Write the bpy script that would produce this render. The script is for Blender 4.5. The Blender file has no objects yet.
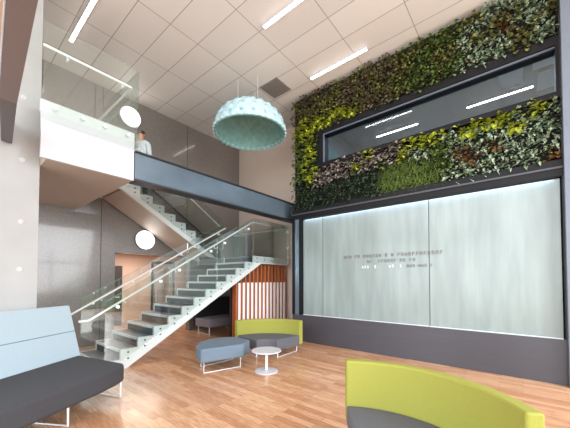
import bpy, bmesh, math, random
from mathutils import Vector, Matrix
random.seed(7)
S = bpy.context.scene
COL = S.collection
PI = math.pi
R = math.radians

# ------------------------------------------------------------------ camera
cd = bpy.data.cameras.new('camera'); cam = bpy.data.objects.new('camera', cd); COL.objects.link(cam)
cam.location = (0, 0, 1.6); cam.rotation_euler = (R(91.5), 0, R(-50.6))
cd.sensor_width = 36; cd.lens = 18.09; cd.shift_y = 0.1026; cd.clip_start = .05
S.camera = cam
# ------------------------------------------------------------------ world, light, exposure
w = bpy.data.worlds.new('world'); S.world = w; w.use_nodes = True
bg = w.node_tree.nodes['Background']; bg.inputs[0].default_value = (.80, .90, 1.0, 1); bg.inputs[1].default_value = 2.2
def area(name, loc, rot, sx, sy, power, col=(1, 1, 1)):
    l = bpy.data.lights.new(name, 'AREA'); l.shape = 'RECTANGLE'; l.size = sx; l.size_y = sy; l.energy = power; l.color = col
    o = bpy.data.objects.new(name, l); COL.objects.link(o); o.location = loc; o.rotation_euler = rot; return o
area('daylight_south', (-.6, -4.75, 3.1), (R(88), 0, 0), 6.5, 5.6, 250, (.94, .97, 1.0))        # faces +Y
area('daylight_south_east', (4.4, -4.75, 3.2), (R(62), 0, 0), 3.4, 5.4, 430, (.98, .98, 1.0))   # faces +Y, sky light falling downwards
area('daylight_west', (-4.75, 1.5, 3.1), (R(90), 0, R(-90)), 10.5, 5.6, 520, (.94, .97, 1.0))   # faces +X
S.view_settings.view_transform = 'Standard'; S.view_settings.look = 'None'
S.view_settings.gamma = 1; S.view_settings.use_curve_mapping = False
S.view_settings.exposure = 0.42

# ------------------------------------------------------------------ materials
def rgb(r, g, b):
    f = lambda c: ((c / 255 + .055) / 1.055) ** 2.4 if c > 10 else c / 255 / 12.92
    return (f(r), f(g), f(b), 1)
MATS = {}
def mat(name, col, rough=.5, metal=0, noise=0, scale=20, bump=0, stretch=None, emis=None, spec=.5, cc=0, var=.25):
    if name in MATS: return MATS[name]
    m = bpy.data.materials.new(name); m.use_nodes = True; nt = m.node_tree; b = nt.nodes['Principled BSDF']
    b.inputs['Base Color'].default_value = col; b.inputs['Roughness'].default_value = rough; b.inputs['Metallic'].default_value = metal
    b.inputs['Specular IOR Level'].default_value = spec; b.inputs['Coat Weight'].default_value = cc
    if emis:
        b.inputs['Emission Color'].default_value = emis[0]; b.inputs['Emission Strength'].default_value = emis[1]
    tc = nt.nodes.new('ShaderNodeTexCoord'); mp = nt.nodes.new('ShaderNodeMapping'); n = nt.nodes.new('ShaderNodeTexNoise')
    if stretch: mp.inputs['Scale'].default_value = stretch
    n.inputs['Scale'].default_value = scale; n.inputs['Detail'].default_value = 5
    nt.links.new(tc.outputs['Object'], mp.inputs[0]); nt.links.new(mp.outputs[0], n.inputs[0])
    if noise:
        mx = nt.nodes.new('ShaderNodeMix'); mx.data_type = 'RGBA'
        mx.inputs[6].default_value = tuple(c * (1 - noise) for c in col[:3]) + (1,)
        mx.inputs[7].default_value = tuple(min(1, c * (1 + noise)) for c in col[:3]) + (1,)
        rp = nt.nodes.new('ShaderNodeMapRange'); rp.inputs[1].default_value = .5 - var; rp.inputs[2].default_value = .5 + var
        nt.links.new(n.outputs[0], rp.inputs[0]); nt.links.new(rp.outputs[0], mx.inputs[0]); nt.links.new(mx.outputs[2], b.inputs['Base Color'])
    if bump:
        bp = nt.nodes.new('ShaderNodeBump'); bp.inputs['Strength'].default_value = bump; bp.inputs['Distance'].default_value = .01
        nt.links.new(n.outputs[0], bp.inputs['Height']); nt.links.new(bp.outputs[0], b.inputs['Normal'])
    MATS[name] = m; return m
def brickmat(name, c1, c2, mortar, bw, rh, ms, off, rough, rot=0, shift=(0, 0, 0), grain=None, bias=0, cc=0, bump=.3):
    m = bpy.data.materials.new(name); m.use_nodes = True; nt = m.node_tree; b = nt.nodes['Principled BSDF']
    tc = nt.nodes.new('ShaderNodeTexCoord'); mp = nt.nodes.new('ShaderNodeMapping'); br = nt.nodes.new('ShaderNodeTexBrick')
    mp.inputs['Rotation'].default_value = (0, 0, rot); mp.inputs['Location'].default_value = shift
    br.inputs['Scale'].default_value = 1; br.inputs['Brick Width'].default_value = bw; br.inputs['Row Height'].default_value = rh
    br.inputs['Mortar Size'].default_value = ms; br.inputs['Mortar Smooth'].default_value = .1; br.offset = off; br.inputs['Bias'].default_value = bias
    br.inputs[1].default_value = c1; br.inputs[2].default_value = c2; br.inputs[3].default_value = mortar
    nt.links.new(tc.outputs['Object'], mp.inputs[0]); nt.links.new(mp.outputs[0], br.inputs[0])
    out = br.outputs[0]
    if grain:
        g = nt.nodes.new('ShaderNodeTexNoise'); g.inputs['Scale'].default_value = grain[0]; g.inputs['Detail'].default_value = 6
        m2 = nt.nodes.new('ShaderNodeMapping'); m2.inputs['Scale'].default_value = grain[1]
        nt.links.new(mp.outputs[0], m2.inputs[0]); nt.links.new(m2.outputs[0], g.inputs[0])
        mx = nt.nodes.new('ShaderNodeMix'); mx.data_type = 'RGBA'; mx.blend_type = 'MULTIPLY'; mx.inputs[0].default_value = 1
        cr = nt.nodes.new('ShaderNodeValToRGB'); cr.color_ramp.elements[0].position = .3; cr.color_ramp.elements[0].color = grain[2]
        cr.color_ramp.elements[1].position = .65; cr.color_ramp.elements[1].color = (1, 1, 1, 1)
        nt.links.new(g.outputs[0], cr.inputs[0]); nt.links.new(out, mx.inputs[6]); nt.links.new(cr.outputs[0], mx.inputs[7]); out = mx.outputs[2]
    nt.links.new(out, b.inputs['Base Color'])
    b.inputs['Roughness'].default_value = rough; b.inputs['Coat Weight'].default_value = cc; b.inputs['Coat Roughness'].default_value = .2
    bp = nt.nodes.new('ShaderNodeBump'); bp.inputs['Strength'].default_value = bump; bp.inputs['Distance'].default_value = .003; bp.invert = True
    nt.links.new(br.outputs[1], bp.inputs['Height']); nt.links.new(bp.outputs[0], b.inputs['Normal'])
    MATS[name] = m; return m
def glassmat(name, tint, base=.05, edge=.6):
    m = bpy.data.materials.new(name); m.use_nodes = True; nt = m.node_tree; nt.nodes.remove(nt.nodes['Principled BSDF'])
    o = nt.nodes['Material Output']; t = nt.nodes.new('ShaderNodeBsdfTransparent'); g = nt.nodes.new('ShaderNodeBsdfGlossy')
    t.inputs[0].default_value = tint; g.inputs['Roughness'].default_value = .02; g.inputs[0].default_value = (.95, 1, .98, 1)
    lw = nt.nodes.new('ShaderNodeLayerWeight'); lw.inputs[0].default_value = .25
    mr = nt.nodes.new('ShaderNodeMapRange'); mr.inputs[3].default_value = base; mr.inputs[4].default_value = edge
    mx = nt.nodes.new('ShaderNodeMixShader')
    nt.links.new(lw.outputs['Fresnel'], mr.inputs[0]); nt.links.new(mr.outputs[0], mx.inputs[0])
    nt.links.new(t.outputs[0], mx.inputs[1]); nt.links.new(g.outputs[0], mx.inputs[2]); nt.links.new(mx.outputs[0], o.inputs[0])
    MATS[name] = m; return m

M_ceil = brickmat('ceiling_tiles', rgb(236, 228, 223), rgb(229, 220, 215), rgb(165, 152, 146), .6, 1.2, .007, 0, .45, shift=(-3.95 + .6 * 7, -5.1 + 1.2 * 5, 0))
M_floor = brickmat('oak_parquet', rgb(236, 192, 154), rgb(200, 142, 102), rgb(150, 98, 64), .75, .1, .0015, .37, .30, rot=R(90),
                   grain=(5, (1.2, 14, 1), rgb(205, 190, 175)), cc=.3)
M_conc = mat('white_concrete', rgb(168, 167, 165), .75, noise=.06, scale=3, bump=.15)
M_grey = mat('grey_polished_panel', rgb(122, 114, 108), .30, noise=.14, scale=45, var=.15, cc=.5)
M_grey.node_tree.nodes['Principled BSDF'].inputs['Coat Roughness'].default_value = .07
M_pale = mat('pale_plaster', rgb(205, 186, 174), .7, noise=.02, scale=8)
M_white = mat('white_paint', rgb(200, 200, 206), .4)
M_black = mat('black_satin_metal', rgb(15, 14, 18), .5, noise=.1, scale=6, spec=.3)
M_base = mat('charcoal_cladding', rgb(72, 71, 78), .38, noise=.06, scale=5, stretch=(1, .3, 3))
M_steel = mat('blue_grey_steel', rgb(112, 128, 142), .2, .4, noise=.14, scale=2.5, stretch=(.6, 1, 1))
M_colst = mat('painted_column_steel', rgb(112, 119, 132), .45, .1, noise=.05, scale=3)
M_mauve = mat('mauve_grey_steel', rgb(118, 108, 110), .5, noise=.03)
M_mauved = mat('dark_mauve_steel', rgb(88, 80, 84), .5, noise=.03)
M_flange = mat('dark_flange', rgb(40, 42, 46), .5, .2)
M_chrome = mat('brushed_stainless', rgb(240, 240, 240), .35, .25)
M_dchrome = mat('dark_bronze_rail', rgb(70, 62, 56), .4, .6)
M_tread = mat('slate_tread', rgb(122, 118, 120), .5, noise=.08, scale=30)
M_riser = mat('charcoal_riser', rgb(58, 62, 66), .5, noise=.1, scale=30)
M_string = mat('stringer_white', rgb(206, 210, 209), .4)
M_soffit = mat('tan_soffit', rgb(186, 172, 162), .5, noise=.03, scale=4)
M_glass = glassmat('clear_glass', (.955, .98, .97, 1), .06, .7)
M_gedge = mat('glass_edge', rgb(120, 150, 140), .2)
M_wglass = glassmat('window_glass', (.88, .93, .97, 1), .05, .4)
M_frost = mat('frosted_water_glass', rgb(143, 156, 154), .22, noise=.2, scale=1.6, stretch=(1, 3.2, .45), bump=.02, var=.3)
M_frost2 = mat('frosted_stripe', rgb(120, 140, 138), .3)
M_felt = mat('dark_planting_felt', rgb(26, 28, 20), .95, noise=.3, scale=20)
M_wood = mat('cedar_slat', rgb(176, 98, 56), .5, noise=.25, scale=6, stretch=(1, 1, .15))
M_wslat = mat('white_slat', rgb(248, 236, 232), .5)
M_yel = mat('lime_upholstery', rgb(147, 146, 62), .85, noise=.06, scale=90, bump=.1)
M_blue = mat('pale_blue_upholstery', rgb(172, 190, 199), .9, noise=.05, scale=110, bump=.1)
M_dgrey = mat('dark_grey_upholstery', rgb(64, 64, 68), .9, noise=.12, scale=110, bump=.1)
M_mgrey = mat('mid_grey_upholstery', rgb(92, 92, 98), .9, noise=.10, scale=110, bump=.1)
M_slate = mat('slate_blue_upholstery', rgb(104, 120, 134), .9, noise=.08, scale=110, bump=.1)
M_bench = mat('bench_upholstery', rgb(128, 122, 128), .9, noise=.06, scale=90)
M_dark = mat('near_black_upholstery', rgb(30, 30, 32), .8, noise=.1, scale=60)
M_mint = mat('mint_felt', rgb(188, 218, 226), .85, noise=.05, scale=30, bump=.1)
M_minti = mat('mint_inner_felt', rgb(128, 170, 166), .9, noise=.2, scale=9, bump=.1)
M_mintd = mat('stud_grey', rgb(158, 190, 200), .8)
M_seam = mat('seam_blue', rgb(118, 140, 152), .9)
M_lamp = mat('lamp_diffuser', (1, 1, 1, 1), .5, emis=((1, .93, .88, 1), 9))
M_disc = mat('disc_diffuser', (1, 1, 1, 1), .5, emis=((1, .96, .9, 1), 3.2))
M_vent = mat('vent_grey', rgb(158, 148, 143), .6)
M_skin = mat('skin', rgb(205, 155, 130), .5); M_hair = mat('dark_hair', rgb(45, 28, 22), .6)
M_shirt = mat('white_shirt', rgb(215, 222, 228), .8); M_trou = mat('navy_cloth', rgb(38, 44, 58), .8); M_shoe = mat('black_leather', rgb(25, 22, 20), .4)
M_corr = mat('warm_corridor', rgb(205, 180, 164), .8); M_door = mat('dark_door', rgb(48, 40, 36), .5)
M_lawn = mat('lawn', rgb(96, 112, 62), .95, noise=.3, scale=3); M_pave = mat('paving', rgb(190, 176, 170), .9, noise=.06, scale=4)
M_mull = mat('window_mullion', rgb(70, 74, 80), .4, .3)
M_letr = mat('red_grey_letters', rgb(122, 112, 110), .5); M_letw = mat('white_letters', rgb(235, 240, 242), .4); M_letd = mat('grey_letters', rgb(112, 124, 124), .5)
M_joint = mat('joint_dark', rgb(70, 66, 64), .5)
M_iblue = mat('grey_blue_plaster', rgb(128, 142, 150), .6); M_ipan = mat('pale_reflection', rgb(200, 216, 222), .6)
M_tie = mat('tie_hole_plug', rgb(190, 188, 185), .8)

# ------------------------------------------------------------------ mesh helpers
class MB:
    def __init__(s): s.bm = bmesh.new()
    def box(s, x0, x1, y0, y1, z0, z1):
        v = [s.bm.verts.new(p) for p in ((x0, y0, z0), (x1, y0, z0), (x1, y1, z0), (x0, y1, z0), (x0, y0, z1), (x1, y0, z1), (x1, y1, z1), (x0, y1, z1))]
        for f in ((3, 2, 1, 0), (4, 5, 6, 7), (0, 1, 5, 4), (1, 2, 6, 5), (2, 3, 7, 6), (3, 0, 4, 7)): s.bm.faces.new([v[i] for i in f])
        return s
    def prism(s, pts, vec):
        n = len(pts); a = [s.bm.verts.new(p) for p in pts]; b = [s.bm.verts.new(Vector(p) + Vector(vec)) for p in pts]
        s.bm.faces.new(a[::-1]); s.bm.faces.new(b)
        for i in range(n): s.bm.faces.new((a[i], a[(i + 1) % n], b[(i + 1) % n], b[i]))
        return s
    def tube(s, pts, r, seg=8, caps=True):
        pts = [Vector(p) for p in pts]; rings = []
        for i, p in enumerate(pts):
            if i == 0: d = pts[1] - p
            elif i == len(pts) - 1: d = p - pts[-2]
            else: d = (pts[i + 1] - p).normalized() + (p - pts[i - 1]).normalized()
            if d.length < 1e-6: d = Vector((0, 0, 1))
            d.normalize(); u = d.cross(Vector((0, 0, 1)))
            if u.length < .05: u = Vector((1, 0, 0))
            u.normalize(); v = d.cross(u)
            rr = r[i] if isinstance(r, (list, tuple)) else r
            rings.append([s.bm.verts.new(p + rr * (math.cos(2 * PI * k / seg) * u + math.sin(2 * PI * k / seg) * v)) for k in range(seg)])
        for a, b in zip(rings, rings[1:]):
            for k in range(seg): s.bm.faces.new((a[k], a[(k + 1) % seg], b[(k + 1) % seg], b[k]))
        if caps: s.bm.faces.new(rings[0][::-1]); s.bm.faces.new(rings[-1])
        return s
    def lathe(s, prof, c=(0, 0, 0), seg=40, ax='z'):
        rings = []
        for (r, z) in prof:
            if r < 1e-5: rings.append([s.bm.verts.new(s._p(0, 0, z, c, ax))])
            else: rings.append([s.bm.verts.new(s._p(r * math.cos(2 * PI * k / seg), r * math.sin(2 * PI * k / seg), z, c, ax)) for k in range(seg)])
        for a, b in zip(rings, rings[1:]):
            for k in range(seg):
                k2 = (k + 1) % seg
                if len(a) == 1 and len(b) == 1: continue
                if len(a) == 1: s.bm.faces.new((a[0], b[k], b[k2]))
                elif len(b) == 1: s.bm.faces.new((a[k], a[k2], b[0]))
                else: s.bm.faces.new((a[k], a[k2], b[k2], b[k]))
        return s
    def _p(s, x, y, z, c, ax):
        if ax == 'z': q = (x, y, z)
        elif ax == 'y': q = (x, z, y)
        else: q = (z, x, y)
        return (q[0] + c[0], q[1] + c[1], q[2] + c[2])
    def sector(s, c, r0, r1, a0, a1, z0, z1, n=20, lean=0):
        A = [a0 + (a1 - a0) * i / n for i in range(n + 1)]
        def ring(r, z): return [s.bm.verts.new((c[0] + r * math.cos(a), c[1] + r * math.sin(a), z)) for a in A]
        i0, o0, i1, o1 = ring(r0, z0), ring(r1, z0), ring(r0 + lean, z1), ring(r1 + lean, z1)
        for k in range(n):
            for a, b in ((i0, i1), (i1, o1), (o1, o0), (o0, i0)): s.bm.faces.new((a[k], a[k + 1], b[k + 1], b[k]))
        s.bm.faces.new((i0[0], i1[0], o1[0], o0[0])); s.bm.faces.new((i0[-1], o0[-1], o1[-1], i1[-1]))
        return s
    def build(s, name, m, parent=None, bevel=0, smooth=False, bseg=2, ang=35, loc=None):
        bmesh.ops.recalc_face_normals(s.bm, faces=s.bm.faces)
        me = bpy.data.meshes.new(name); s.bm.to_mesh(me); s.bm.free(); me.materials.append(m)
        o = bpy.data.objects.new(name, me); COL.objects.link(o)
        if parent: o.parent = parent
        if loc: o.location = loc
        if smooth or bevel:
            for p in me.polygons: p.use_smooth = True
            me.set_sharp_from_angle(angle=R(ang))
        if bevel:
            b = o.modifiers.new('bevel', 'BEVEL'); b.width = bevel; b.segments = bseg; b.limit_method = 'ANGLE'; b.angle_limit = R(ang); b.harden_normals = True
        return o
def tag(o, label, cat, group=None, kind=None):
    o['label'] = label; o['category'] = cat
    if group: o['group'] = group
    if kind: o['kind'] = kind
    return o
def thing(name, label, cat, loc=(0, 0, 0), rz=0, group=None):
    o = bpy.data.objects.new(name, None); COL.objects.link(o); o.location = loc; o.rotation_euler = (0, 0, rz); o.empty_display_size = .1
    return tag(o, label, cat, group)
def struct(mb, name, m, parent=None, **k):
    o = mb.build(name, m, parent, **k)
    if not parent: o['kind'] = 'structure'
    return o
def dup(root, **kw):
    r = root.copy(); COL.objects.link(r)
    for k, v in kw.items(): setattr(r, k, v)
    for ch in root.children:
        c = ch.copy(); COL.objects.link(c); c.parent = r
        for g in ch.children:
            d = g.copy(); COL.objects.link(d); d.parent = c
    return r

# ------------------------------------------------------------------ setting
X0, X1, Y0, Y1, H = -4.7, 7.15, -4.7, 8.1, 6.5
struct(MB().box(X0 - .2, 11.2, Y0 - .2, 12.2, -.2, 0), 'floor', M_floor)
struct(MB().box(X0 - .2, X1 + .2, Y0 - .2, Y1 + .2, H, H + .2), 'ceiling', M_ceil)
DX0, DX1, DZ = 2.93, 5.1, 2.31
wb = MB(); wb.box(X0, DX0, Y1, Y1 + .2, 0, H); wb.box(DX1, X1 + .2, Y1, Y1 + .2, 0, H); wb.box(DX0, DX1, Y1, Y1 + .2, DZ, H)
bw = struct(wb, 'wall_back', M_grey)
for i, x in enumerate((.2, 2.6, 4.98)):
    struct(MB().box(x - .008, x + .008, Y1 - .004, Y1, (0 if x < DX0 else DZ), H), 'panel_joint', M_joint, bw)
struct(MB().box(X1, X1 + .2, 4.72, Y1, 0, H), 'wall_right', M_pale)
# corridor behind the doorway
cb = MB(); cb.box(1.9, 2.0, Y1 + .2, 11, 0, 2.6); cb.box(2.0, 7.0, 11, 11.1, 0, 2.6); cb.box(7, 7.1, Y1 + .2, 11, 0, 2.6); cb.box(1.9, 7.1, Y1 + .2, 11.1, 2.6, 2.7)
struct(cb, 'wall_corridor', M_corr)
d = thing('corridor_door', 'dark narrow door inside the corridor behind the stairs', 'door', (3.35, 10.99, 0))
pd = thing('glazed_door', 'dark-framed glazed door at the right side of the stair recess doorway', 'door', (4.32, 9.0, 0))
q = MB(); q.box(0, .06, 0, .05, 0, 2.2); q.box(.72, .78, 0, .05, 0, 2.2); q.box(.06, .72, 0, .05, 2.12, 2.2); q.box(.06, .72, 0, .05, 0, .1); q.build('frame', M_mull, pd)
MB().box(.06, .72, .02, .03, .1, 2.12).build('pane', M_wglass, pd); MB().tube([(.12, -.05, .9), (.12, -.05, 1.3)], .012).build('handle', M_chrome, pd)
MB().box(0, .85, -.05, 0, 0, 2.1).build('door_leaf', M_door, d); MB().tube([(.75, -.06, 1), (.75, -.1, 1), (.62, -.1, 1)], .012).build('handle', M_chrome, d)
area('corridor_lamp', (4.3, 9.6, 2.55), (0, 0, 0), 1.2, .4, 60, (1, .85, .75))
# window walls behind the camera
def glazing(name, x0, x1, y0, y1, alongx):
    m = MB(); L = (x1 - x0) if alongx else (y1 - y0); n = max(2, round(L / 1.5))
    for i in range(n + 1):
        t = L * i / n
        if alongx: m.box(x0 + t - .03, x0 + t + .03, y0, y1, 0, H)
        else: m.box(x0, x1, y0 + t - .03, y0 + t + .03, 0, H)
    for z in (0, 2.6, 6.3):
        m.box(x0, x1, y0, y1, z, z + .08 if z < 6 else H)
    return struct(m, name, M_mull)
glazing('window_1', X0, X1, Y0 - .1, Y0, True)
glazing('window_2', X0 - .1, X0, Y0, Y1, False)
struct(MB().box(-60, 60, -60, Y0 - 3.2, -.35, -.25), 'ground_lawn', M_lawn)
struct(MB().box(-60, X0 - .2, Y0 - 3.2, 60, -.35, -.25), 'ground_lawn', M_lawn)
struct(MB().box(X0 - .2, 30, Y0 - 3.2, Y0 - .2, -.3, -.2), 'ground_paving', M_pave)

# plant wall: wall with an opening for the upper window, a water glass field below, charcoal plinth
WX = 6.2
WY0, WY1 = -.6, 4.73           # plant box along Y
GZ0, GZ1 = 3.2, 3.47           # black band
wy0, wy1, wz0, wz1 = -.52, 3.98, 4.44, 5.42   # window opening
m = MB()
m.box(WX, WX + .25, wy1, WY1, 0, H); m.box(WX, WX + .25, Y0, wy0, 0, H)
m.box(WX, WX + .25, wy0, wy1, 0, wz0); m.box(WX, WX + .25, wy0, wy1, wz1, H)
m.box(WX + .25, X1 + .2, 4.6, WY1, 0, H)
struct(m, 'wall_plant_side', M_felt)
f = MB(); f.box(6.08, WX, .0 + WY0 + .02, WY1, 0, .69); pl = struct(f, 'trim_1', M_base)
struct(MB().box(6.06, WX, WY0 + .02, WY1, GZ0, GZ1), 'trim_2', M_black, bevel=.01)
struct(MB().box(6.04, 6.06, WY0 + .02, WY1, GZ0 + .12, GZ0 + .15), 'trim_3', M_base)
struct(MB().box(6.06, WX, 4.43, WY1, .69, GZ0), 'trim_4', M_black)
struct(MB().box(6.045, 6.06, 4.50, 4.62, .69, GZ0), 'trim_5', M_steel)
col = thing('steel_column', 'blue-grey painted steel column closing the right end of the plant wall', 'column', (6.1, -.6, 0))
MB().box(-.14, .09, -.42, .065, 0, H - .01).build('shaft', M_colst, col, bevel=.01)
MB().box(-.03, .09, .065, .08, .69, H - .01).build('dark_edge_strip', M_flange, col)
# frosted water glass panels
py = [(4.42, 3.83), (3.82, 1.385), (1.375, -.50)]
for i, (a, b) in enumerate(py):
    lab = ('narrow frosted glass water panel at the left end of the feature wall', 'wide frosted glass water panel left of the centre joint, under faint lettering',
           'wide frosted glass water panel between the centre joint and the steel column')[i]
    g = thing('water_wall_panel', lab, 'glass panel', (6.15, (a + b) / 2, .69))
    hw = (a - b) / 2
    MB().box(0, .03, -hw, hw, .01, 2.5).build('frosted_pane', M_frost, g)
    MB().box(-.004, 0, hw - .012, hw, .01, 2.5).build('edge_trim', M_frost2, g)
    MB().box(-.03, .03, -hw, hw, 0.0, .012).build('bottom_channel', M_chrome, g)
led = area('water_wall_strip_lamp', (6.11, 1.97, 3.185), (0, R(-18), 0), .03, 4.8, 4, (.62, .72, 1))
# faint three-line lettering (not legible in the photo: letter-sized strokes only)
let = thing('glass_lettering', 'faint three-line lettering across the middle of the frosted glass', 'lettering', (6.144, 2.2, 1.6))
def wordline(sd, ya, yb, z, h, m_, skip):
    y = ya; rr = random.Random(sd)
    while y > yb:
        if rr.random() > skip:
            q = MB(); k = rr.choice((0, 1, 2)); wd = h * .55; t = h * .16
            q.box(-.004, 0, y - t, y, z, z + h)
            if k < 2: q.box(-.004, 0, y - wd, y - t, z + h - t, z + h)
            if k > 0: q.box(-.004, 0, y - wd, y - t, z + h * .45, z + h * .45 + t)
            if k != 1: q.box(-.004, 0, y - wd, y - wd + t, z, z + h - t * 1.1)
            q.build('letter', m_, let); y -= wd + h * .42
        else: y -= h * .8
wordline(11, 1.03, -1.05, .50, .075, M_letr, .2)
wordline(12, .45, -.62, .38, .07, M_letd, .2)
wordline(13, .58, .28, .26, .065, M_letw, .25)
wordline(14, .02, -.30, .26, .065, M_letw, .3)
wordline(15, -.4, -.85, .26, .06, M_letr, .12)
# upper window
wt = thing('upper_window', 'long black-framed interior window set into the planted wall', 'window', (6.12, 0, 0))
wf = MB()
wf.box(-.05, .25, wy0, wy1, wz1 - .14, wz1); wf.box(-.05, .25, wy0, wy1, wz0, wz0 + .10); wf.box(-.05, .25, wy1 - .2, wy1, wz0 + .1, wz1 - .14); wf.box(-.05, .25, wy0, wy0 + .04, wz0 + .1, wz1 - .14)
wf.build('frame', M_black, wt)
MB().box(.10, .115, wy0 + .04, wy1 - .2, wz0 + .1, wz1 - .14).build('pane', M_wglass, wt)
q = MB(); q.box(-.01, .02, wy0 + .04, wy1 - .2, wz1 - .165, wz1 - .14); q.box(-.01, .02, wy1 - .225, wy1 - .2, wz0 + .1, wz1 - .165)
q.build('inner_bead', M_colst, wt)
# room behind the window
m = MB(); m.box(10.9, 11, -3, 4.6, 3.7, 6.45); m.box(6.45, 11, -3.1, -3, 3.7, 6.45); m.box(7.35, 11, 4.6, 4.7, 3.7, 6.45); m.box(6.45, 11, -3, 4.6, 3.7, 3.8)
struct(m, 'wall_meeting_room', M_iblue)
struct(MB().box(6.45, 11, -3, 4.6, 6.4, 6.45), 'ceiling_meeting_room', M_iblue)
def strip(label, loc, L, group=None):
    t = thing('linear_ceiling_light', label, 'ceiling light', loc)
    MB().box(-.034, .034, -L / 2, L / 2, -.05, 0).build('housing', M_white, t)
    MB().box(-.03, .03, -L / 2 + .01, L / 2 - .01, -.058, -.05).build('diffuser', M_lamp, t)
    return t
strip('left lamp strip glowing behind the planted wall window', (9.2, 2.97, 6.4), 1.3)
strip('right lamp strip glowing behind the planted wall window', (9.2, .37, 6.4), 1.4)
for i, (x, y, a) in enumerate(((8.35, .10, .45), (8.0, -.48, .38), (9.0, -.55, .3))):  # added pale panels imitate outdoor reflections in the window pane
    tag(MB().box(x - .42, x + .42, y - a / 2, y + a / 2, 6.30, 6.35).build('reflection_panel', M_ipan),
        ('pale panel standing in for an outdoor reflection in the window, leftmost of three', 'pale stand-in panel for a window reflection, next to the steel column', 'pale stand-in panel for a window reflection, farthest inside the room')[i], 'reflection panel')
area('meeting_room_lamp', (8.8, 1.0, 6.3), (0, 0, 0), 3, 4, 60, (.85, .93, 1))

# concrete wall at the left
cw = MB().box(-1.2, .93, 5.42, 6.0, 0, H); cwo = struct(cw, 'wall_left', M_conc)
for (x, z) in ((.74, 2.42), (.74, 3.3), (.74, 1.75), (.30, 3.3), (.3, 2.42), (.74, 4.2)):
    MB().lathe([(0, -.006), (.03, -.006), (.035, 0), (0, 0)], (x, 5.42, z), 16, 'y').build('tie_hole', M_tie, cwo)

# steel arm at upper left, and soffit board beside it
arm = thing('steel_arm', 'mauve-grey steel arm overhead beside the pale concrete wall', 'beam', (0, 0, 0))
arm_z = 3.15
MB().prism([(.31, 3.4, arm_z), (.42, 3.4, arm_z), (.25, .9, arm_z), (.12, .9, arm_z)], (0, 0, .3)).build('box_section', M_mauve, arm)
hq = MB(); A_ = [(.31, 3.4, arm_z), (.42, 3.4, arm_z), (.42, 3.4, arm_z + .3), (.31, 3.4, arm_z + .3)]; B_ = [(.52, 5.41, 3.49), (.63, 5.41, 3.49), (.63, 5.41, 3.79), (.52, 5.41, 3.79)]
A_ = [hq.bm.verts.new(p) for p in A_]; B_ = [hq.bm.verts.new(p) for p in B_]
hq.bm.faces.new(A_); hq.bm.faces.new(B_[::-1])
for i in range(4): hq.bm.faces.new((A_[i], B_[i], B_[(i + 1) % 4], A_[(i + 1) % 4]))
hq.build('haunch', M_mauved, arm)
tag(MB().prism([(-1.2, 1.2, arm_z + .02), (.13, 1.2, arm_z + .02), (.295, 3.38, arm_z + .02), (-1.2, 3.38, arm_z + .02)], (0, 0, .08)).build('canopy_board', M_pale), 'beige canopy board at the far left above the camera', 'canopy')

# upper floor slab
FZ = 3.813
sl = MB(); sl.box(.935, 2.08, 5.07, Y1, 3.28, FZ); slab = struct(sl, 'floor_upper', M_soffit)
struct(MB().box(2.08, 3.02, 6.97, Y1, 3.66, FZ), 'floor_landing_edge', M_soffit)
struct(MB().box(.865, 2.085, 5.02, 5.07, 3.28, 3.93), 'trim_6', M_white)
struct(MB().box(.865, 2.10, 5.05, 5.12, 3.93, 4.10), 'trim_7', M_string)
# main beam
bmt = thing('steel_beam', 'long blue-grey steel beam spanning over the staircase', 'beam', (2.10, 5.0, 3.28))
BL = 5.02
MB().box(0, BL, .02, .2, .03, .485).build('web', M_steel, bmt)
MB().box(0, BL, -.02, .24, .485, .51).build('top_flange', M_flange, bmt)
MB().box(0, BL, -.02, .24, 0, .03).build('bottom_flange', M_flange, bmt)
# guard of the upper floor
gd = thing('upper_balustrade', 'clear glass balustrade with steel handrail on the upper landing', 'balustrade', (0, 0, 0))
for (a, b) in ((.87, 1.48), (1.49, 2.11)):
    p = MB().box(a, b, 4.965, 4.98, 3.80, 5.16).build('glass_pane', M_glass, gd)
    for x in (a + .14, b - .14):
        MB().lathe([(0, -.02), (.025, -.02), (.025, .06), (0, .06)], (x, 4.98, 4.0), 12, 'y').build('standoff', M_chrome, p)
MB().box(2.115, 2.13, 4.965, 6.80, 3.85, 5.16).build('glass_pane', M_glass, gd)
MB().tube([(.88, 5.06, 4.87), (2.03, 5.06, 4.87), (2.05, 5.08, 4.87), (2.05, 6.75, 4.87)], .02).build('handrail', M_chrome, gd, smooth=True)
for x in (1.15, 1.9): MB().tube([(x, 4.98, 4.78), (x, 5.06, 4.78), (x, 5.06, 4.85)], .009).build('bracket', M_chrome, gd)

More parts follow.
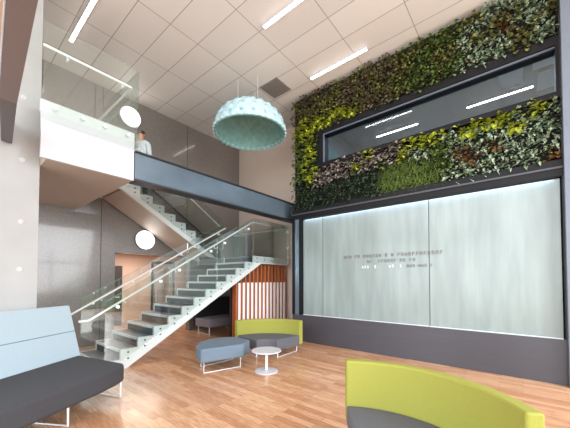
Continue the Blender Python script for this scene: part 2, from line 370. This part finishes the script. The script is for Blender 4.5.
# ------------------------------------------------------------------ staircase
st = thing('staircase', 'open two-flight staircase with white stringers and dark risers', 'staircase', (0, 0, 0))
NR, RZ, TX = 13, .1733, .30
SX, SY0, SY1 = 1.82, 5.55, 6.80
LX = SX + 12 * TX; LZ = NR * RZ
def stringer(y, t, m_):
    pts = [(SX, y, 0)]
    for i in range(NR):
        pts.append((SX + i * TX, y, (i + 1) * RZ)); 
        if i < NR - 1: pts.append((SX + (i + 1) * TX, y, (i + 1) * RZ))
    pts.append((6.85, y, LZ)); pts.append((6.88, y, LZ - .03)); pts.append((6.88, y, LZ - .17)); pts.append((6.85, y, LZ - .20))
    pts.append((LX + .30, y, LZ - .20)); pts.append((2.23, y, 0))
    return MB().prism(pts, (0, t, 0)).build('stringer', m_, st)
s1 = stringer(SY0, .05, M_string); stringer(SY1 - .05, .05, M_string)
for i in range(NR - 1):
    x = SX + i * TX; z = (i + 1) * RZ
    tr = MB().box(x - .015, x + TX + .01, SY0 + .05, SY1 - .05, z - .04, z - .002).build('tread', M_tread, st)
    MB().box(x, x + .02, SY0 + .05, SY1 - .05, z - RZ + .001, z - .041).build('riser', M_riser, tr)
    MB().box(x - .02, x + .01, SY0 + .05, SY1 - .05, z - .042, z + .001).build('nosing', M_string, tr)
MB().box(LX, 6.86, SY0 + .05, SY1 - .05, LZ - .19, LZ - .002).build('landing_deck', M_tread, st)
MB().box(LX, 6.86, SY1, 8.06, LZ - .19, LZ - .002).build('landing_deck', M_tread, st)
MB().box(LX - .01, LX + .01, SY0 + .05, SY1 - .05, LZ - .18, LZ - .04).build('landing_riser', M_riser, st)
# stringer bolts (pairs on each step)
bl = MB()
for i in range(NR + 3):
    x = SX + i * TX + .13; z = min((i + 1) * RZ, LZ) - .06
    for dz in ((0, -.11) if i < 13 else (-.03,)): bl.lathe([(0, -.012), (.016, -.012), (.018, 0), (0, 0)], (x, SY0, z + dz), 10, 'y')
tag_b = bl.build('bolt_heads', M_joint, s1); tag_b['kind'] = 'stuff'
# soffit of lower flight
MB().prism([(2.28, SY0 + .05, .01), (LX + .30, SY0 + .05, LZ - .19), (LX + .30, SY0 + .05, LZ - .16), (2.25, SY0 + .05, .03)], (0, SY1 - SY0 - .1, 0)).build('soffit', M_soffit, st)
# upper flight
UY0, UY1 = 6.95, 8.06; NU = 9
def up_str(y, t):
    pts = [(LX, y, LZ)]
    for i in range(NU - 1):
        pts.append((LX - i * TX, y, LZ + (i + 1) * RZ)); pts.append((LX - (i + 1) * TX, y, LZ + (i + 1) * RZ))
    xt = LX - (NU - 1) * TX; pts.append((xt, y, FZ)); pts.append((2.09, y, FZ)); pts.append((2.09, y, FZ - .15)); pts.append((2.62, y, FZ - .17)); pts.append((4.95, y, LZ + .01)); pts.append((LX, y, LZ - .19 + .15))
    return MB().prism(pts, (0, t, 0)).build('stringer', M_string, st)
u1 = up_str(UY0 - .04, .04); up_str(8.02, .04)
for i in range(NU - 1):
    x = LX - i * TX; z = LZ + (i + 1) * RZ
    tr = MB().box(x - TX - .01, x + .015, UY0, 8.02, z - .04, z - .002).build('tread', M_tread, st)
    MB().box(x - .02, x, UY0, 8.02, z - RZ + .001, z - .041).build('riser', M_riser, tr)
MB().prism([(4.97, UY0, LZ + .02), (2.60, UY0, FZ - .18), (2.60, UY0, FZ - .155), (4.99, UY0, LZ + .05)], (0, 8.02 - UY0, 0)).build('soffit', M_soffit, st)
bl = MB()
for i in range(NU):
    x = LX - i * TX - .12; z = LZ + (i + 1) * RZ - .07
    for dz in (0, -.1): bl.lathe([(0, -.012), (.016, -.012), (.018, 0), (0, 0)], (x, UY0 - .04, z + dz), 10, 'y')
bb = bl.build('bolt_heads', M_joint, u1); bb['kind'] = 'stuff'
# stair balustrades
def nose(x): return RZ + (x - SX) * RZ / TX
def para(y, x0, x1, lo, hi, name='glass_pane', t=.015, fn=nose):
    return MB().prism([(x0, y, fn(x0) + lo), (x1, y, fn(x1) + lo), (x1, y, fn(x1) + hi), (x0, y, fn(x0) + hi)], (0, t, 0)).build(name, M_glass, None)
def bal(label, y, inner, xs, close):
    b = st
    for a, c in zip(xs, xs[1:]):
        g = para(y, a + .006, c - .006, -.22, 1.02); g.parent = b
        e_ = para(y - .001, a + .006, c - .006, 1.02, 1.028, 'edge_strip', .017); e_.parent = g; e_.data.materials[0] = M_gedge
        for x in (a + .2, c - .2): MB().lathe([(0, -.03), (.03, -.03), (.03, 0), (0, 0)], (x, y, nose(x) + .82), 12, 'y').build('standoff', M_chrome, g)
    return b
b1 = bal('near glass balustrade with steel handrail on the lower flight', SY0 - .02, 1, (1.85, 3.03, 4.22, 5.40), True)
pg = MB().box(5.42, 6.9, SY0 - .02, SY0 - .005, LZ - .18, LZ + 1.02).build('glass_pane', M_glass, b1)
pg = MB().box(6.9, 6.915, SY0 - .02, 8.05, LZ - .18, LZ + 1.02).build('glass_pane', M_glass, b1)
MB().tube([(1.50, SY0 + .08, .91), (1.64, SY0 + .08, .91), (LX, SY0 + .08, nose(LX) + .90), (LX + .1, SY0 + .08, LZ + .93), (6.80, SY0 + .08, LZ + .93), (6.83, SY0 + .11, LZ + .93), (6.83, 8.0, LZ + .93)], .021).build('handrail', M_chrome, b1, smooth=True)
for x in (2.2, 3.2, 4.2, 5.2): MB().tube([(x, SY0, nose(x) + .8), (x, SY0 + .08, nose(x) + .8), (x, SY0 + .08, nose(x) + .88)], .008).build('bracket', M_chrome, b1)
b2 = bal('far glass balustrade with steel handrail on the lower flight', SY1 + .005, -1, (1.85, 3.03, 4.22, 5.40), False)
MB().tube([(1.50, SY1 - .06, .91), (1.64, SY1 - .06, .91), (LX, SY1 - .06, nose(LX) + .88)], .021).build('handrail', M_chrome, b2, smooth=True)
for x in (2.2, 3.2, 4.2, 5.2): MB().tube([(x, SY1, nose(x) + .78), (x, SY1 - .06, nose(x) + .78), (x, SY1 - .06, nose(x) + .86)], .008).build('bracket', M_chrome, b2)
def unose(x): return LZ + RZ + (LX - x) * RZ / TX
b3 = st
for a, c in ((3.02, 4.2), (4.21, 5.38)):
    g = MB().prism([(a, 6.885, unose(a) - .3), (c, 6.885, unose(c) - .3), (c, 6.885, unose(c) + .98), (a, 6.885, unose(a) + .98)], (0, .015, 0)).build('glass_pane', M_glass, b3)
MB().tube([(3.0, 6.99, FZ + .93), (LX, 6.99, LZ + .95)], .02).build('handrail', M_chrome, b3, smooth=True)
MB().box(2.14, 3.01, 6.885, 6.90, FZ - .1, FZ + 1.3).build('glass_pane', M_glass, b3)
t = thing('wall_handrail', 'dark handrail on the grey wall beside the upper flight', 'handrail', (0, 0, 0))
MB().tube([(2.9, 7.96, FZ + .85), (3.0, 7.96, FZ + .85), (LX + .1, 7.96, LZ + .80)], .022).build('rail', M_dchrome, t, smooth=True)
for x in (3.4, 4.2, 5.0):
    z = FZ + .85 - (x - 3.0) * (FZ - LZ + .05) / (LX + .1 - 3.0)
    MB().tube([(x, 8.1, z - .06), (x, 7.96, z - .06), (x, 7.96, z)], .008).build('bracket', M_dchrome, t)

# slat screen below the landing
sc = thing('slat_screen', 'vertical cedar slat screen with white lower slats under the stair landing', 'screen', (0, 5.72, 0))
MB().box(4.94, 7.02, .05, .09, .0, .08).build('bottom_rail', M_wood, sc)
n = 14
for i in range(n):
    x = 4.96 + i * (2.0 / (n - 1)); top = min(LZ - .205, (x - 2.33) * RZ / TX * 1.0 - .0)
    MB().box(x, x + .05, 0, .05, 0, top).build('wood_slat', M_wood, sc)
    if i < n - 1: MB().box(x + .066, x + .136, -.02, -.002, .10, min(1.53, top)).build('painted_slat', M_wslat, sc)
for i in range(8):
    x = 4.985 + i * .27; top = min(LZ - .205, (x - 2.33) * RZ / TX)
    MB().box(x, x + .07, .14, .18, 0, top).build('rear_slat', M_wood, sc)
MB().box(4.95, 7.0, .22, .24, 0, 1.5).build('backing_board', M_door, sc)
sw = thing('wall_switch', 'small white switch plate on the wall right of the slat screen', 'switch', (X1, 5.45, 1.45))
MB().box(-.012, 0, -.045, .045, -.07, .07).build('plate', M_white, sw, bevel=.003); MB().box(-.018, -.012, -.02, .02, -.03, .03).build('rocker', M_vent, sw)

# bench behind the stairs
b = thing('bench', 'grey upholstered bench with black back in the recess under the landing', 'bench', (4.98, 7.3, 0))
MB().box(0, 1.35, -.35, .3, .22, .46).build('seat', M_bench, b, bevel=.03)
MB().box(0, 1.35, .31, .42, .22, 1.05).build('backrest', M_dark, b, bevel=.03)
for x in (.12, 1.2): MB().tube([(x, -.25, .22), (x, -.25, .01), (x, .3, .01), (x, .3, .22)], .012).build('leg', M_chrome, b)

# ------------------------------------------------------------------ lights and ceiling fittings
for lab, x, y in (('bright linear ceiling light next to the planted wall', 5.64, 3.12), ('linear ceiling light at the top of the picture above the dome pendant', 3.90, 3.02),
                  ('linear ceiling light above the upper landing at left', 1.64, 6.28), ('linear ceiling light beyond the dome pendant, farthest from the windows', 5.8, 6.5)):
    strip(lab, (x, y, H), 1.42)
v = thing('ceiling_vent', 'square grey air vent between the dome pendant and planted wall', 'vent', (5.4, 4.75, H))
MB().box(-.29, .29, -.29, .29, -.012, 0).build('frame', M_vent, v)
q = MB()
for i in range(12): q.box(-.26, .26, -.26 + i * .045, -.245 + i * .045, -.02, -.012)
q.build('louvre', mat('louvre_grey', rgb(120, 112, 108), .6), v)
for i, (x, z, r_, lab) in enumerate(((3.22, 5.98, .27, 'upper round glowing wall light beside the upper landing'), (3.66, 2.71, .26, 'lower round glowing wall light under the upper flight'))):
    t = thing('disc_wall_light', lab, 'wall light', (x, Y1, z))
    MB().lathe([(0, 0), (r_ * .5, 0), (r_ * .5, -.04), (r_, -.045), (r_, -.09), (r_ - .01, -.09)], seg=40, ax='y').build('housing', M_white, t, smooth=True)
    MB().lathe([(r_ - .01, -.088), (r_ - .03, -.11), (r_ * .6, -.125), (0, -.13)], seg=40, ax='y').build('diffuser', M_disc, t, smooth=True)
# dome pendant
DR, DZb, DH = .865, 5.19, .70
dc = thing('dome_pendant', 'large mint studded dome pendant hanging from the ceiling', 'pendant', (4.83, 5.08, 0))
N = 22; rows = 6
def dprof(t): a = t * PI / 2; return DR * math.cos(a) ** .85, DZb + DH * math.sin(a)
mb = MB(); seg = 72; rings = []
for j in range(rows * 2 + 1):
    r_, z_ = dprof(j / (rows * 2) * .999)
    ring = []
    for k in range(seg):
        bump = .022 * (1 if (k // 2 + j // 2) % 2 == 0 else -0.2) if j % 2 else 0
        a = 2 * PI * k / seg; rr = max(r_ + bump, .002); ring.append(mb.bm.verts.new((rr * math.cos(a), rr * math.sin(a), z_ + bump * .5)))
    rings.append(ring)
for a_, b_ in zip(rings, rings[1:]):
    for k in range(seg): mb.bm.faces.new((a_[k], a_[(k + 1) % seg], b_[(k + 1) % seg], b_[k]))
mb.bm.faces.new(rings[-1]); mb.build('shell', M_mint, dc)
MB().lathe([(DR + .0, DZb + .0)] + [(dprof(j / 24)[0] - .025, dprof(j / 24)[1] - .015) for j in range(24)] + [(0, DZb + DH - .02)], seg=72).build('inner_lining', M_minti, dc, smooth=True)
q = MB()
for j in range(1, rows):
    r_, z_ = dprof((j - .3) / rows); r2, z2 = dprof((j - .25) / rows)
    cnt = max(8, int(N * r_ / DR))
    for k in range(cnt):
        a = 2 * PI * (k + .5 * (j % 2)) / cnt
        nrm = Vector((math.cos(a) * r_ / DR, math.sin(a) * r_ / DR, (z_ - DZb) / DH)).normalized(); c = Vector((r_ * math.cos(a), r_ * math.sin(a), z_))
        q.tube([c - nrm * .01, c + nrm * .028], [.045, .03], 7)
o = q.build('studs', M_mintd, dc); o['kind'] = 'stuff'
q = MB()
for k in range(36):
    a = 2 * PI * k / 36; q.tube([(DR * .99 * math.cos(a), DR * .99 * math.sin(a), DZb + .015), (DR * 1.02 * math.cos(a), DR * 1.02 * math.sin(a), DZb + .05)], [.05, .02], 6)
o = q.build('scalloped_rim', M_mint, dc); o['kind'] = 'stuff'
for k in range(3):
    a = 2 * PI * k / 3 + .4; MB().tube([(.3 * math.cos(a), .3 * math.sin(a), DZb + DH * .9), (.3 * math.cos(a), .3 * math.sin(a), H)], .004, 6).build('cable', M_chrome, dc)

# ------------------------------------------------------------------ furniture
def sled(parent, pts, r=.011):
    MB().tube(pts, r, 8).build('sled_leg', M_chrome, parent, smooth=True)
def curved_sofa(label, c, a0, a1, R_out, r_in, seat_m, sh=.38, bh=.70):
    s = thing('curved_sofa', label, 'sofa', (c[0], c[1], 0))
    MB().sector((0, 0), R_out - .11, R_out, a0, a1, .17, bh, 28).build('backrest', M_yel, s, bevel=.02, bseg=3)
    e = .02
    MB().sector((0, 0), r_in, R_out - .115, a0 + .0, a1 - .0, .16, sh, 28).build('seat', seat_m, s, bevel=.035, bseg=3)
    n_ = 3
    for i in range(n_):
        a = a0 + (a1 - a0) * (.08 + .84 * i / (n_ - 1)); ca, sa = math.cos(a), math.sin(a)
        sled(s, [((r_in + .06) * ca, (r_in + .06) * sa, .2), ((r_in + .06) * ca, (r_in + .06) * sa, .012), ((R_out - .06) * ca, (R_out - .06) * sa, .012), ((R_out - .06) * ca, (R_out - .06) * sa, .2)])
    return s
curved_sofa('lime-backed curved sofa with grey seat in front of the slat screen', (4.13, 3.87), R(-5), R(83), 1.10, .30, M_mgrey)
curved_sofa('lime-backed curved sofa in the right foreground, seen from its seat side', (1.84, .83), R(-60), R(34), 1.085, .34, M_mgrey, .34, .78)
# ottoman with bowed rear edge
ot = thing('ottoman', 'slate blue bow-backed ottoman on sled legs', 'ottoman', (0, 0, 0))
front = [(2.84, 4.16), (3.60, 3.93)]; back = [(3.93, 4.12), (3.97, 4.58), (3.75, 4.75), (3.45, 4.80), (3.15, 4.70), (2.98, 4.52)]
pts = front + back
MB().prism([(x, y, .19) for x, y in pts], (0, 0, .24)).build('cushion', M_slate, ot, bevel=.035, bseg=3, ang=15)
sled(ot, [(2.93, 4.20, .2), (2.93, 4.20, .012), (3.58, 4.0, .012), (3.58, 4.0, .2)]); sled(ot, [(3.12, 4.56, .2), (3.12, 4.56, .012), (3.84, 4.5, .012), (3.84, 4.5, .2)])
# side table
tb = thing('side_table', 'small round white pedestal table in front of the curved sofa', 'table', (3.70, 3.46, 0))
MB().lathe([(0, 0), (.2, 0), (.205, .008), (.195, .018), (.04, .03), (0, .03)], seg=40).build('base', M_white, tb, smooth=True)
MB().lathe([(0, .03), (.022, .03), (.022, .352), (0, .352)], seg=20).build('pedestal', M_chrome, tb, smooth=True)
MB().lathe([(0, .35), (.245, .35), (.26, .358), (.26, .368), (.255, .374), (0, .374)], seg=48).build('tabletop', M_white, tb, smooth=True)
# high-back sofa at left
u = Vector((.857, .515, 0)); nn = Vector((.515, -.857, 0)); P = Vector((1.41, 5.10, 0))
hs = thing('high_back_sofa', 'high-backed sofa with pale blue back and dark grey seat at left', 'sofa', (0, 0, 0))
def W(a, b, z): q_ = P + u * a + nn * b; return (q_.x, q_.y, z)
seat = [(.02, -.1), (-.28, .93), (-.45, .96), (-.75, .96), (-1.1, .93), (-1.5, .90), (-1.95, .83), (-2.26, -.1)]
MB().prism([W(a, b_, .23) for a, b_ in seat], (0, 0, .25)).build('seat', M_dgrey, hs, bevel=.05, bseg=3, ang=25)
for (a0, a1) in ((-1.12, .0), (-2.25, -1.13)):
    prof = [(0, .44), (-.22, 1.22), (-.33, 1.20), (-.12, .30)]
    bk = MB().prism([W(a0, b_, z) for b_, z in prof], u * (a1 - a0)).build('backrest', M_blue, hs, bevel=.025, bseg=3)
    zz = .84; bb_ = -.22 * (zz - .44) / .78
    MB().tube([W(a0 + .02, bb_ + .001, zz), W(a1 - .02, bb_ + .001, zz)], .006, 6).build('seam', M_seam, bk)
sled(hs, [W(-.27, .86, .24), W(-.27, .86, .012), W(-.12, .02, .012), W(-.12, .02, .22)], .012)
sled(hs, [W(-1.05, .84, .24), W(-1.05, .84, .012), W(-1.05, .02, .012), W(-1.05, .02, .22)], .012)

# ------------------------------------------------------------------ person on the upper flight
def skin(name, verts, edges, radii, m_, parent=None, root=0, sub=2):
    me = bpy.data.meshes.new(name); me.from_pydata(verts, edges, []); me.materials.append(m_)
    o = bpy.data.objects.new(name, me); COL.objects.link(o); o.parent = parent
    o.modifiers.new('skin', 'SKIN'); sk = me.skin_vertices[0].data
    for i, r_ in enumerate(radii): sk[i].radius = (r_, r_) if not isinstance(r_, tuple) else r_
    sk[root].use_root = True
    s_ = o.modifiers.new('sub', 'SUBSURF'); s_.levels = sub; s_.render_levels = sub
    for p in me.polygons: p.use_smooth = True
    return o
px_, py_, pz_ = 3.20, 7.30, FZ - RZ
V = [(0, 0, .88), (0, 0, 1.05), (.0, 0, 1.25), (0, 0, 1.36), (-.02, 0, 1.43), (-.035, 0, 1.50), (-.035, 0, 1.58),
     (0, .17, 1.33), (-.03, .21, 1.07), (-.16, .18, .90), (-.23, .17, .87), (0, -.17, 1.33), (-.02, -.21, 1.07), (-.14, -.2, .88), (-.21, -.2, .84),
     (0, .09, .82), (-.02, .10, .46), (.02, .10, .08), (-.12, .11, .04), (0, -.09, .82), (-.01, -.1, .46), (.03, -.1, .08), (-.11, -.11, .04)]
E = [(0, 1), (1, 2), (2, 3), (3, 4), (4, 5), (5, 6), (3, 7), (7, 8), (8, 9), (9, 10), (3, 11), (11, 12), (12, 13), (13, 14), (0, 15), (15, 16), (16, 17), (17, 18), (0, 19), (19, 20), (20, 21), (21, 22)]
Rr = [(.11, .15), (.1, .13), (.11, .15), (.07, .09), .05, .075, .08, .055, .042, .03, .03, .055, .042, .03, .03, .08, .055, .04, .035, .08, .055, .04, .035]
pe = skin('person', V, E, Rr, M_skin); pe.location = (px_, py_, pz_); pe.rotation_euler = (0, 0, R(40)); pe.scale = (1.03,) * 3
tag(pe, 'person in a white shirt on the upper flight behind the beam', 'person')
skin('shirt', [V[i] for i in (0, 1, 2, 3, 7, 8, 9, 11, 12, 13)], [(0, 1), (1, 2), (2, 3), (3, 4), (4, 5), (5, 6), (3, 7), (7, 8), (8, 9)],
     [(.13, .17), (.12, .15), (.13, .17), (.09, .11), .068, .055, .042, .068, .055, .042], M_shirt, pe)
skin('trousers', [V[i] for i in (0, 15, 16, 17, 19, 20, 21)], [(0, 1), (1, 2), (2, 3), (0, 4), (4, 5), (5, 6)], [(.125, .16), .095, .07, .058, .095, .07, .058], M_trou, pe)
for sgn in (1, -1): skin('shoe', [(.05, .10 * sgn, .04), (-.06, .105 * sgn, .04), (-.18, .11 * sgn, .035)], [(0, 1), (1, 2)], [.042, .045, .035], M_shoe, pe)
skin('hair', [(.01, 0, 1.53), (.005, 0, 1.60), (-.05, 0, 1.64)], [(0, 1), (1, 2)], [.095, .105, .08], M_hair, pe)
fc = MB()
for sgn in (1, -1): fc.tube([(-.105, .03 * sgn, 1.55), (-.118, .03 * sgn, 1.55)], .009, 8)
fc.build('eyes', M_hair, pe)
MB().tube([(-.11, 0, 1.55), (-.135, 0, 1.515), (-.11, 0, 1.505)], [.008, .014, .01], 8).build('nose', M_skin, pe)
for sgn in (1, -1): MB().tube([(-.03, .078 * sgn, 1.56), (-.03, .092 * sgn, 1.54), (-.03, .078 * sgn, 1.51)], .012, 8).build('ear', M_skin, pe)
for (hx, hy, hz) in ((-.23, .17, .87), (-.21, -.2, .84)):
    for k in range(4):
        yy = hy + (k - 1.5) * .02; L = (.055, .068, .062, .048)[k]
        MB().tube([(hx - .01, yy, hz), (hx - .04, yy, hz - .02), (hx - .04 - L * .5, yy, hz - L * .7)], [.01, .009, .007], 6).build('finger', M_skin, pe)
    MB().tube([(hx + .01, hy - .03, hz), (hx - .03, hy - .055, hz - .01)], [.011, .008], 6).build('thumb', M_skin, pe)

# ------------------------------------------------------------------ living wall
def leafmat(name, c, c2, rough=.5):
    m_ = mat(name, c, rough, spec=.35); nt = m_.node_tree; b_ = nt.nodes['Principled BSDF']
    n_ = nt.nodes.new('ShaderNodeTexNoise'); n_.inputs['Scale'].default_value = 22; tc = nt.nodes.new('ShaderNodeTexCoord')
    oi = nt.nodes.new('ShaderNodeObjectInfo'); va = nt.nodes.new('ShaderNodeVectorMath'); nt.links.new(tc.outputs['Object'], va.inputs[0]); nt.links.new(oi.outputs['Location'], va.inputs[1])
    nt.links.new(va.outputs[0], n_.inputs[0]); r_ = nt.nodes.new('ShaderNodeValToRGB'); r_.color_ramp.elements[0].color = c; r_.color_ramp.elements[1].color = c2
    r_.color_ramp.elements[0].position = .42; r_.color_ramp.elements[1].position = .6
    nt.links.new(n_.outputs[0], r_.inputs[0]); nt.links.new(r_.outputs[0], b_.inputs['Base Color'])
    b_.inputs['Subsurface Weight'].default_value = 0
    return m_
SP = {
 'lime': (leafmat('chartreuse_leaf', rgb(190, 196, 62), rgb(122, 136, 34)), 'round', .075, 30),
 'olive': (leafmat('olive_leaf', rgb(84, 86, 46), rgb(142, 138, 80)), 'round', .056, 44),
 'brown': (leafmat('bronze_leaf', rgb(96, 82, 66), rgb(128, 118, 84)), 'round', .056, 42),
 'glossy': (leafmat('glossy_dark_leaf', rgb(34, 48, 34), rgb(92, 108, 84), .25), 'point', .085, 30),
 'grass': (leafmat('grassy_leaf', rgb(112, 136, 66), rgb(142, 160, 88)), 'blade', .13, 120),
 'varie': (leafmat('variegated_leaf', rgb(72, 100, 66), rgb(196, 208, 184)), 'point', .078, 38),
 'heuch': (leafmat('heuchera_leaf', rgb(78, 66, 58), rgb(206, 192, 186)), 'round', .062, 36),
 'green': (leafmat('mid_green_leaf', rgb(72, 92, 46), rgb(126, 142, 72)), 'round', .058, 42),
 'red': (leafmat('russet_leaf', rgb(110, 58, 40), rgb(120, 100, 54)), 'round', .055, 44),
}
def plant_mesh(kind, seed):
    m_, shape, sz, cnt = SP[kind]; rr = random.Random(seed); bm = bmesh.new()
    for i in range(cnt):
        # base point on the wall side, tip direction outwards (-x) and down
        by, bz = rr.uniform(-.11, .11), rr.uniform(-.11, .11)
        d_ = Vector((-rr.uniform(.5, 1), by * 5 + rr.uniform(-.5, .5), bz * 4 + rr.uniform(-.5, .6))).normalized()
        out = rr.uniform(.02, .15) if shape != 'blade' else .02
        p0 = Vector((-out, by, bz)); L = sz * rr.uniform(.75, 1.3); wd = L * (.48 if shape == 'round' else .3 if shape == 'point' else .035)
        side = d_.cross(Vector((rr.uniform(-1, 1), rr.uniform(-.3, .3), 1))).normalized(); up = side.cross(d_)
        if shape == 'round': prof = [(0, .25), (.25, .9), (.6, 1.0), (.9, .6), (1.02, .1)]
        elif shape == 'point': prof = [(0, .2), (.25, .9), (.55, .85), (.85, .35), (1.05, .03)]
        else: prof = [(0, .8), (.35, 1), (.7, .8), (1, .15)]
        droop = rr.uniform(.2, .6)
        prev = None
        for (t_, w_) in prof:
            c_ = p0 + d_ * (t_ * L) + Vector((0, 0, -droop * L * t_ * t_))
            a_ = bm.verts.new(c_ + side * wd * w_ + up * wd * .25 * w_); mid = bm.verts.new(c_); e_ = bm.verts.new(c_ - side * wd * w_ + up * wd * .25 * w_)
            if prev: bm.faces.new((prev[0], prev[1], mid, a_)); bm.faces.new((prev[1], prev[2], e_, mid))
            prev = (a_, mid, e_)
    me = bpy.data.meshes.new('leaves'); bm.to_mesh(me); bm.free(); me.materials.append(m_)
    for p in me.polygons: p.use_smooth = True
    return me
PM = {k: [plant_mesh(k, hash_) for hash_ in (3 + i * 11, 5 + i * 7, 9 + i * 13)] for i, k in enumerate(SP)}
def species(y, z):
    """which planting stands at this place of the wall"""
    rr = random.random()
    if y > 3.98 and z < 5.5:                # strip left of the window
        if y < 4.35 and z > 4.15: return ('lime', 'a') if rr < .6 else ('green', 'a')
        if z > 4.3: return ('green', 'a')
        return ('glossy', 'a')
    if z >= 5.42:                           # above the window
        if z < 5.72 and y > 2.9 and rr < .7: return ('lime', 'b')
        if y > 3.0: return ('olive', 'a') if rr < .6 else ('brown', 'a')
        if y > 1.9: return ('brown', 'a') if rr < .4 else ('olive', 'a')
        if y > .75: return ('green', 'b') if rr < .55 else ('olive', 'a')
        if y > .1: return ('red', 'a') if (z > 5.8 and rr < .5) else (('varie', 'b') if rr < .75 else ('olive', 'a'))
        return ('varie', 'b') if rr < .7 else ('olive', 'a')
    top = wz0 - z                           # below the window
    if y > 2.35:
        if top < .42: return ('heuch', 'a') if rr < .8 else ('lime', 'a')
        return ('glossy', 'a')
    if top < .25: return ('lime', 'c') if (y < 1.9 and rr < .72) else (('heuch', 'a') if y > 1 else ('varie', 'a'))
    if 1.15 < y <= 2.35 and z < 4.02: return ('grass', 'a')
    if y > 1.0: return ('green', 'c') if rr < .5 else ('varie', 'a')
    return ('varie', 'a') if rr < .85 else ('red', 'b')
LAB = {
 ('lime', 'a'): 'chartreuse leafy plant left of the planted wall window', ('lime', 'b'): 'chartreuse leafy plant along the top left of the wall window',
 ('lime', 'c'): 'yellow-green leafy plant in the bright row under the wall window', ('olive', 'a'): 'small-leaved olive plant in the strip above the wall window',
 ('brown', 'a'): 'bronze-brown plant in the strip above the wall window', ('glossy', 'a'): 'dark glossy-leaved plant at the lower left of the living wall',
 ('grass', 'a'): 'bright green grassy plant in the patch above the black band', ('varie', 'a'): 'white-edged green plant at the lower right of the living wall',
 ('varie', 'b'): 'white-edged green plant at the top right above the wall window', ('heuch', 'a'): 'pinkish brown plant under the left part of the wall window',
 ('green', 'a'): 'mid green plant down the left edge of the living wall', ('green', 'b'): 'mid green plant in the strip above the wall window',
 ('green', 'c'): 'mid green plant under the middle of the wall window', ('red', 'a'): 'russet plant in the strip above the window near the column',
 ('red', 'b'): 'russet plant among the white-edged ones at the lower right'}
step = .205
z = GZ1 + .11; row = 0
ORD = 'first second third fourth fifth sixth seventh eighth ninth tenth eleventh twelfth thirteenth fourteenth fifteenth sixteenth seventeenth eighteenth nineteenth twentieth twenty-first twenty-second twenty-third twenty-fourth twenty-fifth twenty-sixth twenty-seventh twenty-eighth'.split()
KN = {'lime': 'yellow-green leafy', 'olive': 'small-leaved olive', 'brown': 'bronze-brown leafy', 'glossy': 'dark glossy-leaved', 'grass': 'bright grassy', 'varie': 'white-edged green', 'heuch': 'pinkish brown', 'green': 'mid green leafy', 'red': 'russet leafy'}
while z < H - .05:
    num = 0; rowname = 'lowest row' if row == 0 else ORD[row] + ' row from bottom'
    y = WY1 - .09 - (row % 2) * .1
    while y > WY0 + .08:
        inwin = (wy0 - .06 < y < wy1 + .02) and (wz0 - .05 < z < wz1 + .08)
        if not inwin:
            yy = y + random.uniform(-.03, .03); zz = z + random.uniform(-.03, .03)
            sp, k = species(yy, zz)
            o = bpy.data.objects.new('wall_plant', random.choice(PM[sp])); COL.objects.link(o)
            s_ = random.uniform(.88, 1.15); o.scale = (1, s_, s_); o.location = (WX, yy, zz)
            tag(o, KN[sp] + ' wall plant, ' + ORD[num] + ' from left in ' + rowname, 'plant', LAB[(sp, k)].replace(' plant ', ' plants ', 1))
            num += 1
        y -= step
    z += .196; row += 1
